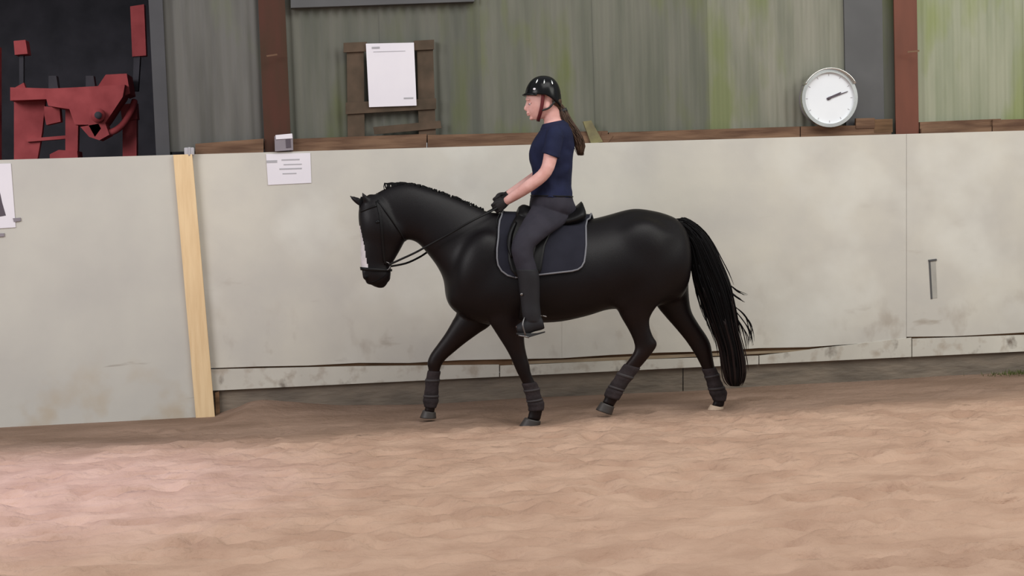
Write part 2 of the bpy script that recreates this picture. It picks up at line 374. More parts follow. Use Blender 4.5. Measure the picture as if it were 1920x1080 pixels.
# ---------------------------------------------------------------- corrugated sheeting above
def sheets(x0, x1, y_bottom, m, back, y_top=-260):
    """corrugated sheets, each about a metre wide, between two pixels of the wall plane"""
    a = on_y(x0, 200, YW+back).x; b = on_y(x1, 200, YW+back).x; zt = on_y((x0+x1)/2, y_top, YW+back).z
    za = on_y(x0, y_bottom, YW+back).z
    n = max(1, round((b-a)/1.0)); w = (b-a)/n
    for k in range(n):
        V = []; c = int(w/.0125)
        for i in range(c+1):
            x = a+k*w-.02+(w+.035)*i/c; ph = (x-a)/.076*2*math.pi
            y = YW+back-.0055*math.tanh(1.7*math.sin(ph))-.003*(k % 2)
            V += [(x, y, za), (x, y, zt), (x, y+.002, za), (x, y+.002, zt)]
        Fc = []
        for i in range(c):
            o = 4*i; Fc += [(o, o+4, o+5, o+1), (o+2, o+3, o+7, o+6)]
        part('metal_sheet', (V, Fc), m, wall)
sheets(313, 500, 285, 'sheet_far', .10)
sheets(535, 905, 275, 'sheet_mid', .10)
sheets(905, 1330, 270, 'sheet_mid2', .10)
sheets(1330, 1600, 258, 'sheet_r', .10)
sheets(1715, 2330, 250, 'sheet_rr', .10)
sheets(2350, 2960, 240, 'sheet_rr', .10)
part('side_panel', box(((wp(1590, 100).x+wp(1662, 100).x)/2, YW+.08, 3.1), (wp(1662, 100).x-wp(1590, 100).x, .02, 3.4)), 'darkpanel', wall, smooth=False)
part('side_panel', box(((wp(1650, 100).x+wp(1690, 100).x)/2, YW+.12, 3.1), (.24, .02, 3.4)), 'sheet_mid', wall, smooth=False)
# timber rail lying along the top of the boards
rail = thing('trim_1', (wp(960, 265).x, YW+.03, wp(960, 265).z), kind='structure')
def railpiece(a, b, h0, h1, m='rail', d0=-.07, d1=-.006):
    part('timber_rail', wall_prism([(a, topy(a)-h0), (b, topy(b)-h1), (b, topy(b)+3), (a, topy(a)+3)], d0, d1), m, rail, smooth=False)
railpiece(366, 494, 20, 26); railpiece(546, 800, 24, 26); railpiece(802, 1140, 24, 22); railpiece(1142, 1500, 19, 20)
railpiece(1502, 1672, 20, 18); railpiece(1728, 1880, 22, 24, d0=-.10, d1=-.03); railpiece(1728, 1860, 9, 10); railpiece(1862, 2330, 22, 22); railpiece(2332, 2960, 22, 22)
part('timber_block', wall_prism([(1605, 222), (1640, 221), (1640, 240), (1605, 241)], -.03, .0), 'rail', rail, smooth=False)
# dark beam across the top of the notice bay
part('trim_2', wall_prism([(545, -60), (890, -70), (890, 2), (545, 14)], -.10, -.02), 'darkpanel', base=wp(700, 0), smooth=False)['kind'] = 'structure'

# ---------------------------------------------------------------- steel columns
def column(name, a, b, yb, m, label, lean=3, off=-.04, dep=.16):
    base = wp((a+b)/2, yb, off); t = thing(name, (base.x, YW-off, 0), label, 'column')
    x0 = wp(a, yb).x; x1 = wp(b, yb).x; xc = (x0+x1)/2; w = x1-x0; y = YW-off
    part('front_flange', box((xc, y, 2.3), (w, .014, 4.6)), m, t, smooth=False)
    part('web', box((xc, y+dep/2, 2.3), (.012, dep, 4.6)), m, t, smooth=False)
    part('rear_flange', box((xc, y+dep, 2.3), (w, .014, 4.6)), m, t, smooth=False)
    return t
c1 = column('steel_column', 496, 546, 280, 'post_l', 'dark red-brown steel column left of the framed notice')
part('weld_strip', wall_prism([(500, 105), (520, 102), (521, 105), (501, 108)], .048, .051), 'rail', c1, smooth=False)
c2 = column('steel_column', 1683, 1726, 250, 'post_r', 'red-brown steel column to the right of the round wall clock')
part('weld_strip', wall_prism([(1697, 97), (1719, 95), (1719, 98), (1697, 100)], .048, .051), 'rail', c2, smooth=False)
part('base_cleat', box(wp(1655, 236, -.02), (.16, .03, .11)), 'gapwood', c2, smooth=False)
column('steel_column', 292, 318, 290, 'darkpost', 'narrow dark grey steel post beside the open dark bay', off=-.03)
column('steel_column', 2335, 2380, 240, 'post_r', 'red-brown steel column out at the far right end')

# ---------------------------------------------------------------- dark store behind the open bay, red machine
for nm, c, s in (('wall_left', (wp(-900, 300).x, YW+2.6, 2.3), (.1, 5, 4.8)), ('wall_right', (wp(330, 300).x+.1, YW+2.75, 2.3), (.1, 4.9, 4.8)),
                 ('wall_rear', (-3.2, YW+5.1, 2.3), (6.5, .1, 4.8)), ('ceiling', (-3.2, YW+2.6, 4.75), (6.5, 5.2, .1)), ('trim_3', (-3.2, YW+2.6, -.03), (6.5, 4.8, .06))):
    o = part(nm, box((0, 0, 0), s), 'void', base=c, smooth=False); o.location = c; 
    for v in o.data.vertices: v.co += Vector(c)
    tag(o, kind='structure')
for nm in ('wall_left', 'wall_right', 'wall_rear', 'ceiling', 'trim_3'):
    o = bpy.data.objects[nm]
    o.data.update()
YM = YW+1.5
def mp_(x, y, d=0): return on_y(x, y, YM-d)
mach = thing('farm_machine', (mp_(150, 500).x, YM, 0), 'red-painted farm implement in the dark store beyond the white boards', 'farm machine')
def mprism(P, d0, d1):
    return prism([mp_(x, y)+Vector((0, -d0, 0)) for x, y in P], (0, d0-d1, 0))
part('side_plate', mprism([(34, 168), (52, 158), (56, 170), (92, 190), (86, 250), (72, 330), (70, 640), (36, 640), (34, 300)], .1, .16), 'redpaint', mach, smooth=False)
part('cross_beam', mprism([(36, 170), (110, 172), (250, 166), (250, 186), (36, 194)], .16, .34), 'redpaint', mach, smooth=False)
part('gear_housing', mprism([(104, 176), (250, 168), (246, 190), (218, 232), (196, 262), (184, 240), (160, 240), (150, 212), (112, 206)], .2, .5), 'redpaint', mach, smooth=False)
part('hopper', mprism([(196, 172), (212, 148), (250, 146), (256, 182), (246, 186)], .05, .4), 'redpaint', mach, smooth=False)
part('hub', tube([mp_(184, 216, .50), mp_(184, 216, .58)], .055, n=20, sub=1), 'redpaint', mach)
part('hub_cap', tube([mp_(184, 216, .58), mp_(184, 216, .60)], .03, n=16, sub=1), 'void', mach)
part('leg', mprism([(134, 210), (158, 212), (156, 300), (160, 640), (134, 640)], .2, .28), 'redpaint', mach, smooth=False)
part('foot_bar', mprism([(108, 292), (124, 284), (158, 286), (160, 310), (108, 312)], .1, .34), 'redpaint', mach, smooth=False)
part('link_arm', tube([mp_(176, 246, .45), mp_(202, 250, .45), mp_(228, 236, .4), mp_(246, 208, .3), mp_(252, 190, .2)], .028, n=10), 'redpaint', mach)
part('hub_ring', tube([mp_(184+11*math.cos(a), 217+11*math.sin(a), .52) for a in [math.radians(30*k) for k in range(13)]], .012, n=8, sub=1), 'redpaint', mach)
part('side_bracket', mprism([(96, 204), (124, 206), (126, 232), (100, 238), (96, 220)], .2, .3), 'redpaint', mach, smooth=False)
part('side_bracket', mprism([(232, 200), (262, 196), (264, 226), (236, 230)], .08, .22), 'redpaint', mach, smooth=False)
part('cross_bar', mprism([(60, 262), (134, 256), (134, 262), (60, 268)], .12, .2), 'redpaint', mach, smooth=False)
part('leg', mprism([(236, 226), (262, 224), (262, 300), (262, 640), (238, 640)], .1, .2), 'redpaint', mach, smooth=False)
part('chute', mprism([(170, 244), (214, 236), (222, 258), (204, 268), (186, 262)], .3, .5), 'redpaint', mach, smooth=False)
part('upright', mprism([(244, 12), (270, 8), (274, 104), (248, 106)], -.1, .0), 'redpaint', mach, smooth=False)
part('upright', mprism([(250, 106), (262, 106), (258, 170), (248, 170)], -.1, -.02), 'void', mach, smooth=False)
part('lamp_housing', mprism([(28, 78), (50, 76), (54, 102), (30, 104)], -.1, .05), 'redpaint', mach, smooth=False)
part('lamp_bracket', mprism([(36, 104), (44, 104), (44, 160), (36, 160)], -.05, 0), 'void', mach, smooth=False)
part('upright', mprism([(-30, 90), (3, 90), (4, 640), (-30, 640)], .0, .1), 'redpaint', mach, smooth=False)
for (x, y) in ((112, 158), (180, 158)):
    part('bracket', mprism([(x-8, y-10), (x+6, y-10), (x+10, y+16), (x-8, y+16)], .2, .3), 'void', mach, smooth=False)

# ---------------------------------------------------------------- framed notice, signs, clock
fr = thing('wooden_frame', wp(734, 262, -.02), 'rough brown wooden frame on the sheeting around a white notice', 'frame')
part('stile', wall_prism([(650, 82), (682, 80), (684, 262), (652, 264)], -.075, -.03), 'frame', fr, smooth=False)
part('stile', wall_prism([(782, 76), (812, 74), (818, 260), (786, 262)], -.075, -.03), 'frame', fr, smooth=False)
part('rail', wall_prism([(644, 80), (688, 78), (688, 96), (644, 98)], -.03, -.01), 'frame', fr, smooth=False)
part('rail', wall_prism([(776, 76), (814, 74), (814, 92), (776, 94)], -.03, -.01), 'frame', fr, smooth=False)
part('rail', wall_prism([(648, 192), (818, 184), (818, 204), (648, 214)], -.03, -.012), 'frame', fr, smooth=False)
part('rail', wall_prism([(700, 238), (826, 226), (828, 240), (702, 252)], -.03, -.012), 'frame', fr, smooth=False)
pn = thing('notice', wp(734, 200, .0), 'large white paper notice pinned in the brown wooden frame', 'notice')
part('sheet', wall_prism([(686, 82), (776, 80), (781, 198), (692, 201)], .0, .006), 'paper', pn, smooth=False)
def lines(t, L, off, m='ink'):
    for (x0, x1, y, h) in L:
        part('printed_line', wall_prism([(x0, y), (x1, y-(x1-x0)*.03), (x1, y+h-(x1-x0)*.03), (x0, y+h)], off, off+.0015), m, t, smooth=False)
lines(pn, [(697, 712, 88, 4), (700, 760, 97, 1.2), (757, 775, 183, 3)], .006)
sg = thing('sign', wp(541, 345, .03), 'small white printed sign on the pale boards under the column', 'sign')
part('sheet', wall_prism([(499, 289), (582, 287), (584, 343), (503, 347)], .023, .028), 'paper', sg, smooth=False)
lines(sg, [(500, 520, 301, 5), (528, 562, 299, 2.5), (532, 566, 308, 2), (524, 566, 316, 2.5), (530, 556, 325, 2)], .028)
bx = thing('switch_box', wp(532, 283, .03), 'small grey box with a dark square on the top edge of the boards', 'box')
part('housing', wall_prism([(515, 256), (549, 252), (550, 282), (516, 284)], .0, .05), 'greyplastic', bx, smooth=False)
part('lid', wall_prism([(517, 254), (548, 251), (549, 260), (518, 262)], .05, .056), 'paper', bx, smooth=False)
part('window', wall_prism([(536, 262), (545, 261), (546, 277), (537, 278)], .05, .054), 'inkdark', bx, smooth=False)
po = thing('poster', wp(5, 432, .07), 'white poster with a dark figure at the left edge of the boards', 'poster')
part('sheet', wall_prism([(-90, 310), (24, 307), (33, 426), (-90, 434)], .061, .068), 'paper', po, smooth=False)
part('printed_figure', wall_prism([(-18, 352), (2, 352), (8, 380), (15, 404), (-18, 410)], .068, .0695), 'inkdark', po, smooth=False)
part('printed_figure', wall_prism([(-60, 365), (-35, 350), (-30, 410), (-62, 412)], .068, .0695), 'inkdark', po, smooth=False)
for P in ([(28, 409), (42, 408), (43, 414), (30, 416)], [(-90, 441), (12, 437), (12, 443), (-90, 447)]):
    part('clip', wall_prism(P, .061, .072), 'greyplastic', po, smooth=False)
# clock
ck = wp(1551, 185, -.0); CK = Vector((ck.x, YW-.02, ck.z)); clock = thing('wall_clock', (CK.x, CK.y, CK.z), 'round white wall clock with a polished rim', 'clock')
def disc(c, r0, r1, y0, y1, n=48):
    R = []
    for rr, yy in ((r0, y0), (r1, y0), (r1, y1), (r0, y1), (r0, y0)) if r0 > 0 else ((1e-4, y0), (r1, y0), (r1, y1), (1e-4, y1)):
        R.append([c+Vector((rr*math.cos(2*math.pi*k/n), -yy, rr*math.sin(2*math.pi*k/n))) for k in range(n)])
    return skinrings(R, False)
part('case', disc(CK, 0, .225, -.06, .02), 'greyplastic', clock, smooth=False)
part('dial', disc(CK, 0, .212, .02, .024), 'clock', clock, smooth=False)
part('rim', disc(CK, .208, .236, .0, .045), 'chrome', clock, smooth=False)
def hand(ang, l, w, y, nm):
    a = math.radians(ang); d = Vector((math.sin(a), 0, math.cos(a))); s = Vector((d.z, 0, -d.x)); c = CK+Vector((0, -y, 0))
    part(nm, prism([c-d*.02+s*w, c-d*.02-s*w, c+d*l-s*w*.4, c+d*l+s*w*.4], (0, -.003, 0)), 'inkdark', clock, smooth=False)
hand(72, .165, .007, .030, 'minute_hand'); hand(66, .11, .011, .026, 'hour_hand')
for k in range(12):
    a = math.radians(30*k); d = Vector((math.sin(a), 0, math.cos(a))); s = Vector((d.z, 0, -d.x))*.003; c = CK+Vector((0, -.024, 0))
    part('hour_mark', prism([c+d*.180+s, c+d*.180-s, c+d*.198-s, c+d*.198+s], (0, -.001, 0)), 'ink', clock, smooth=False)
part('hub', disc(CK, 0, .012, .030, .037, 16), 'inkdark', clock)
part('hood', skinrings([[CK+Vector((r*math.sin(a), -y, r*math.cos(a))) for (r, y) in ((.236, -.02), (.244, -.02), (.244, .075), (.236, .075))] for a in [math.radians(-62+124*i/24) for i in range(25)]]), 'chrome', clock, label='pale curved hood over the clock')
# pale wood piece on the rail
wd = thing('wood_offcut', wp(1112, 268, -.02), 'pale weathered wood offcut propped on the timber rail behind the rider', 'wood')
part('long_piece', wall_prism([(1093, 228), (1108, 226), (1130, 266), (1108, 270)], -.02, .012), 'sandypiece', wd, smooth=False)
part('short_piece', wall_prism([(1128, 248), (1150, 254), (1140, 268), (1124, 268)], -.02, .0), 'rail', wd, smooth=False)
# moss tuft at the right foot of the wall
rm = random.Random(3); V_, F_ = [], []
for k in range(260):
    p = Vector((wp(1900, 725).x+rm.gauss(0, .16), YW-.16+rm.gauss(0, .05), .02)); h = rm.uniform(.01, .045); a = rm.uniform(0, 6.28)
    s = Vector((math.cos(a), math.sin(a), 0))*.004; t = p+Vector((rm.gauss(0, .012), rm.gauss(0, .012), h)); i = len(V_); V_ += [p-s, p+s, t]; F_.append((i, i+1, i+2))
gz = part('moss', (V_, F_), 'grass', base=(wp(1900, 725).x, YW-.16, .0)); tag(gz, 'low green moss at the foot of the wall at right', 'moss', kind='stuff')

# ================================================================ HORSE
def hs(a, b, w, yo=0, tn=0, ex=2, ya=None):
    """a section from front/top pixel a to back/bottom pixel b, half width w metres, on the plane yo"""
    return (hp(*a, yo if ya is None else ya), hp(*b, yo), w, tn, ex)
trunk = [hs((833, 520), (834, 556), .05), hs((842, 490), (842, 574), .13, tn=.15), hs((860, 455), (860, 590), .19, tn=.25), hs((888, 420), (888, 602), .225, tn=.35), hs((920, 399), (918, 609), .25, tn=.42),
         hs((955, 398), (955, 611), .275, tn=.38), hs((1000, 406), (1000, 606), .30, tn=.28), hs((1050, 411), (1050, 603), .32, tn=.2),
         hs((1100, 411), (1100, 592), .325, tn=.16), hs((1140, 402), (1142, 580), .31, tn=.14), hs((1185, 390), (1188, 580), .30, tn=.12),
         hs((1220, 393), (1224, 575), .285, tn=.12), hs((1252, 401), (1256, 568), .25, tn=.1), hs((1276, 414), (1280, 555), .20), hs((1290, 440), (1292, 520), .12)]
neck = [hs((962, 405), (870, 590), .17, tn=.35), hs((932, 398), (843, 560), .165, tn=.35), hs((907, 391), (831, 525), .145, tn=.38), hs((872, 376), (818, 500), .12, tn=.36), hs((835, 361), (800, 477), .105, tn=.33),
        hs((800, 350), (782, 456), .095, tn=.3), hs((768, 343), (765, 450), .088, tn=.28), hs((738, 348), (750, 446), .085, tn=.2), hs((715, 357), (735, 430), .075, tn=.1), hs((698, 368), (716, 415), .05)]
HY = .055  # the face turns slightly to the camera
head = [hs((692, 364), (722, 366), .045, .0), hs((680, 374), (742, 384), .075, .0, ya=.02), hs((673, 391), (754, 404), .095, .0, ya=.03, tn=-.05), hs((672, 409), (762, 430), .105, 0, ya=.04, tn=-.05),
        hs((674, 428), (761, 449), .098, 0, ya=.05), hs((676, 448), (752, 467), .078, 0, ya=.055, tn=.1), hs((676, 470), (742, 484), .062, .01, ya=.06, tn=.1), hs((676, 490), (734, 497), .055, .015, ya=.06),
        hs((678, 506), (733, 508), .057, .02, ya=.06), hs((681, 518), (732, 519), .058, .025, ya=.055), hs((688, 529), (724, 529), .047, .03, ya=.05), hs((698, 535), (713, 535), .025, .035, ya=.04)]
def leg(L, yo):
    out = []
    for q in L: out.append(hs(q[0], q[1], q[2], q[3] if len(q) > 3 else yo))
    return out
nf = leg([((898, 520), (985, 540), .085, .16), ((908, 560), (990, 575), .09, .155), ((914, 597), (986, 605), .08, .145), ((930, 625), (983, 631), .068), ((946, 650), (985, 652), .055), ((956, 668), (989, 670), .048), ((963, 684), (993, 684), .046),
          ((969, 698), (995, 697), .042), ((977, 714), (1001, 711), .033), ((984, 731), (1009, 727), .031), ((989, 748), (1013, 744), .031), ((992, 763), (1019, 759), .036), ((991, 775), (1016, 776), .031), ((988, 785), (1013, 789), .034)], .135)
ff = leg([((846, 540), (930, 580), .085, -.15), ((856, 580), (921, 608), .085, -.15), ((849, 600), (898, 625), .068), ((834, 626), (873, 643), .055), ((819, 647), (851, 661), .047), ((807, 664), (836, 674), .044), ((801, 680), (828, 685), .042),
          ((803, 695), (825, 696), .034), ((800, 713), (822, 713), .030), ((798, 735), (820, 735), .030), ((795, 752), (820, 753), .036), ((797, 763), (816, 765), .030), ((794, 771), (815, 774), .033)], -.135)
nh = leg([((1135, 440), (1270, 430), .11, .16), ((1132, 500), (1278, 500), .125, .165), ((1142, 545), (1262, 545), .12, .155), ((1153, 572), (1234, 572), .10), ((1164, 594), (1219, 594), .078), ((1177, 616), (1218, 612), .06), ((1187, 637), (1224, 630), .05),
          ((1190, 654), (1232, 646), .047), ((1183, 668), (1218, 668), .042), ((1171, 684), (1198, 692), .033), ((1157, 704), (1182, 712), .031), ((1145, 722), (1169, 730), .031), ((1136, 736), (1163, 743), .037), ((1133, 747), (1155, 755), .031), ((1129, 754), (1151, 763), .034)], .14)
fh = leg([((1190, 440), (1285, 450), .11, -.14), ((1205, 520), (1292, 520), .11, -.14), ((1225, 565), (1293, 555), .095), ((1246, 592), (1296, 582), .075), ((1267, 616), (1309, 606), .06), ((1285, 638), (1324, 628), .05),
          ((1298, 657), (1332, 644), .046), ((1307, 672), (1336, 665), .041), ((1316, 690), (1340, 687), .033), ((1323, 706), (1346, 701), .031), ((1328, 722), (1352, 718), .031), ((1333, 739), (1361, 736), .037), ((1338, 751), (1359, 752), .031), ((1334, 760), (1357, 763), .034)], -.14)
extra = []
# muscle and bone masses that shape the surface
def blob(px, py, yo, r, rot=0):
    return ellipsoid(hp(px, py, yo), r, Matrix.Rotation(rot, 3, 'Y'))
for s in (1, -1):
    extra += [blob(900, 500, s*.155, (.17, .10, .27), .35), blob(950, 565, s*.19, (.12, .06, .11)), blob(1205, 470, s*.175, (.24, .125, .24)), blob(1165, 550, s*.18, (.10, .07, .12)),
              blob(862, 558, s*.085, (.10, .08, .09)), blob(739, 432, s*.065, (.085, .035, .085)), blob(708, 406, s*.075+.015, (.045, .022, .022)), blob(686, 520, s*.035+.045, (.022, .018, .022))]
    # near, far ear
def ear(base, tip, yo0, yo1):
    b = hp(*base, yo0); t = hp(*tip, yo1); m1 = b.lerp(t, .45)
    return tube([b-(t-b)*.2, b, m1, b.lerp(t, .8), t], [.022, .026, .026, .014, .004], flat=.62)
extra += [ear((693, 385), (678, 360), .055, .075), ear((681, 383), (655, 367), -.035, -.05)]
extra += [ellipsoid(hp(724, 522, .025), (.032, .032, .028)), ellipsoid(hp(694, 527, .05), (.034, .034, .026)), tube([hp(690, 495, .05), hp(684, 510, .075), hp(685, 524, .07)], [.018, .02, .014])]
extra.append(tube([hp(722, 520, .02), hp(716, 533, .03), hp(700, 531, .035)], [.03, .03, .022]))
horse_vf = fuse(merge(loft(trunk, n=32), loft(neck, n=28), loft(head, n=28), loft(nf), loft(ff), loft(nh), loft(fh), *extra), .0085, 10)
def relax(vf, w, it):
    V = np.array([tuple(v) for v in vf[0]]); E = set()
    for f in vf[1]:
        for a, b in zip(f, f[1:]+f[:1]): E.add((a, b) if a < b else (b, a))
    E = np.array(list(E)); i = np.concatenate([E[:, 0], E[:, 1]]); j = np.concatenate([E[:, 1], E[:, 0]]); n = len(V)
    cnt = np.maximum(np.bincount(i, minlength=n), 1)[:, None]; W_ = w(V)[:, None]*.6
    for _ in range(it):
        A = np.stack([np.bincount(i, V[j, k], n) for k in range(3)], 1)/cnt; V = V+(A-V)*W_
    return [Vector(v) for v in V.tolist()], vf[1]
def trunkw(V):
    a, b = hp(735, 450).x, hp(800, 450).x
    return np.clip((V[:, 2]-.74)/.16, 0, 1)*np.clip((V[:, 0]-a)/(b-a), 0, 1)
horse_vf = relax(horse_vf, trunkw, 90)
HB = Vector((hp(1080, 700).x, YH, 0))
horse = part('horse', horse_vf, ['horse', 'blaze'], base=HB)
tag(horse, 'black horse with a white blaze trotting left along the pale wall', 'horse')
# blaze: white hair on the front of the face
S_head = secarr(head)
fa = [Vector(s[0:3]) for s in S_head]; bk = [Vector(s[3:6]) for s in S_head]
mi = [0]*len(horse.data.polygons)
za, zb = hp(676, 424).z, hp(680, 503).z
cl = [(cat(S_head, t*.1)) for t in range(0, 111)]
for p in horse.data.polygons:
    c = p.center+HB
    if c.z > za or c.z < zb or c.x > hp(700, 470).x: continue
    s = min(cl, key=lambda q: abs(q[2]-c.z)); A = Vector(s[0:3]); u = (A-Vector(s[3:6])).normalized()
    d = c-A; lat = d-u*d.dot(u); k = (za-c.z)/(za-zb)
    lateral = (lat-Vector((0, 0, lat.z))).length
    if lateral < .018+.026*k and d.dot(u) > -.09: mi[p.index] = 1
horse.data.polygons.foreach_set('material_index', mi)
bvh = BVHTree.FromPolygons(horse_vf[0], horse_vf[1])
def hit(px, py, side=1, off=.0):
    """point on the horse surface seen at a pixel (near side), or straight across from it (far side)"""
    d = ray(px, py).normalized()
    if side > 0: r = bvh.ray_cast(CAM, d)
    else:
        p = hp(px, py, -.25); r = bvh.ray_cast(Vector((p.x, YH+2, p.z)), Vector((0, -1, 0)))
    if r[0] is None: return None
    n = r[1]
    if n.dot(Vector((0, -side, 0))) < 0: n = -n
    return r[0]+n*off, n
# eyes, nostril
for s, (x, y) in ((1, (708, 416)),):
    h = hit(x, y, s); part('eye', ellipsoid(h[0]-h[1]*.008, (.019, .016, .016)), 'helmet', horse)
h = hit(687, 519, 1); part('nostril', ellipsoid(h[0], (.012, .006, .014)), 'hair', horse)
part('mouth_line', tube([q[0] for q in (hit(x, y, 1) for x, y in ((694, 530), (706, 526), (718, 519), (726, 511))) if q], .004, n=6), 'hair', horse)
# hooves
def hoof(top, bot, w0, w1, yo, m, label=None):
    S = [hs(top[0], top[1], w0, yo), hs(tuple((np.array(top[0])+np.array(bot[0]))/2), tuple((np.array(top[1])+np.array(bot[1]))/2), (w0+w1)/2, yo), hs(bot[0], bot[1], w1, yo)]
    part('hoof', loft(S, n=24, sub=3), m, horse, label=label)
hoof(((984, 783), (1014, 790)), ((973, 799), (1012, 804)), .040, .052, .135, 'hoof')
hoof(((793, 769), (817, 773)), ((787, 783), (818, 784)), .038, .050, -.135, 'hoof')
hoof(((1127, 753), (1152, 763)), ((1117, 768), (1147, 778)), .038, .050, .14, 'hoof')
hoof(((1332, 759), (1357, 764)), ((1322, 776), (1354, 779)), .038, .050, -.14, 'hoofpale', 'pale hoof')
# tail
tl = [hs((1268, 408), (1272, 428), .03), hs((1287, 409), (1282, 445), .045), hs((1313, 426), (1292, 470), .06), hs((1334, 452), (1297, 505), .07), hs((1349, 485), (1304, 532), .075), hs((1366, 528), (1317, 567), .078),
      hs((1375, 570), (1330, 602), .075), hs((1381, 610), (1342, 632), .07), hs((1389, 645), (1350, 658), .062), hs((1395, 680), (1355, 690), .052), hs((1395, 705), (1360, 712), .04), hs((1388, 724), (1369, 724), .02)]
S_t = secarr(tl)
core = loft(tl, n=28, sub=6, grow=-.006)
T = part('tail', core, 'hair', horse)
rt_ = random.Random(2); st = []; tipst = []
for k in range(230):
    a = rt_.uniform(0, 2*math.pi); t0 = rt_.uniform(0, 7); t1 = min(11, t0+rt_.uniform(3, 6)); pts = []; rr = rt_.uniform(.94, 1.03)
    m = 9; fl_ = rt_.uniform(0, .10) if rt_.random() < .35 else 0
    for i in range(m):
        s = cat(S_t, t0+(t1-t0)*i/(m-1)); A = Vector(s[:3]); B = Vector(s[3:6]); c = (A+B)/2
        q = c+(A-B)/2*math.cos(a)*rr+Vector((0, -1, 0))*s[6]*math.sin(a)*rr
        q += (q-c)*fl_*4*(i/(m-1))**2
        pts.append(q)
    (tipst if t1 > 9.5 else st).append(tube(pts, [.004]*(m-1)+[.0008], n=5, sub=2))
part('hair_strand', merge(*st), 'hair', T, kind='stuff'); part('hair_strand', merge(*tipst), 'tailtip', T, kind='stuff')
fly = []
for P in ([(1368, 535), (1382, 546), (1400, 553)], [(1370, 548), (1385, 560), (1396, 566)], [(1374, 572), (1394, 590), (1407, 614), (1412, 640)], [(1376, 580), (1392, 598), (1403, 622), (1408, 648)],
          [(1377, 590), (1390, 610), (1399, 634), (1402, 655)], [(1306, 530), (1314, 560), (1322, 590), (1330, 612)], [(1303, 525), (1306, 552), (1314, 580)], [(1309, 533), (1318, 566), (1329, 598)]):
    for j in range(4):
        fly.append(tube([hp(x+rt_.uniform(-2, 2)*i, y+rt_.uniform(-2, 2), rt_.uniform(-.02, .02)) for i, (x, y) in enumerate(P)], [.0035]*(len(P)-1)+[.0008], n=5))
part('loose_strand', merge(*fly), 'hair', T, kind='stuff')
# mane: laid over the crest to the far side, one lock lifted near the poll
ml = []
crest = [np.array((*p,)) for p in [(706, 362), (725, 353), (745, 345), (770, 341), (800, 349), (835, 360), (872, 375), (905, 390)]]
for k in range(260):
    t = rt_.uniform(0, 7); c = cat(crest, t); a = hp(c[0], c[1]+5, .01); ln = rt_.uniform(.10, .18)
    p1 = a+Vector((rt_.uniform(-.01, .02), .02, .009)); p2 = p1+Vector((.01, .04, -ln*.4)); p3 = p2+Vector((.02, .02, -ln*.6))
    ml.append(tube([a-Vector((0, 0, .01)), p1, p2, p3], [.004, .005, .004, .001], n=5, sub=2))
for k in range(60):
    t = rt_.uniform(0, 1); x = 722+30*t; a = hp(x+rt_.uniform(-4, 4), 356, .01); b = hp(x-2, 344+6*t*0+rt_.uniform(-1, 3), .0); c = hp(x+14, 343+rt_.uniform(-1, 4), -.01); d = hp(x+26, 350, -.02)
    ml.append(tube([a, b, c, d], [.003, .003, .003, .001], n=5, sub=2))
for k in range(40):
    a = hp(688+rt_.uniform(-3, 6), 372, rt_.uniform(-.02, .03)); ml.append(tube([a, a+Vector((-.03, -.01, .01)), a+Vector((-.045, -.02, -.04)), a+Vector((-.045+rt_.uniform(-.005, .01), -.02, -.09))], [.004, .004, .003, .001], n=5, sub=2))
part('mane', merge(*ml), 'hair', horse, kind='stuff')

# leg wraps: one on each leg
def wrap(L, t0, t1, yo, label, grow=.008):
    S = secarr(L); c = cat(S, t1); b = (Vector(c[:3])+Vector(c[3:6]))/2
    t = thing('leg_wrap', b, label, 'leg wrap', 'leg wraps on the horse')
    m = 26; R = []
    for i in range(m):
        k = i/(m-1); e = min(1, 6*k, 6*(1-k)); g = grow*(.5+.5*e)+.0018*math.sin(k*math.pi*9)
        R.append(ring(cat(S, t0+(t1-t0)*k), 24, g))
    part('wrap', skinrings(R), 'boot', t)
    for k in (.25, .6):
        tt = t0+(t1-t0)*k
        part('strap', skinrings([ring(cat(S, tt+d), 24, grow+g) for d, g in ((-.12, .001), (-.11, .004), (.11, .004), (.12, .001))]), 'strap', t)
    # flap over the fetlock
    return t
wrap(nf, 8.3, 11.6, .135, 'dark leg wrap on the near foreleg, standing under the rider')
wrap(ff, 7.0, 11.0, -.135, 'dark leg wrap on the foremost foreleg reaching ahead')
wrap(nh, 8.9, 12.6, .14, 'dark leg wrap on the hind leg stepping under the belly')
wrap(fh, 8.1, 12.0, -.14, 'dark leg wrap on the rearmost hind leg below the tail')

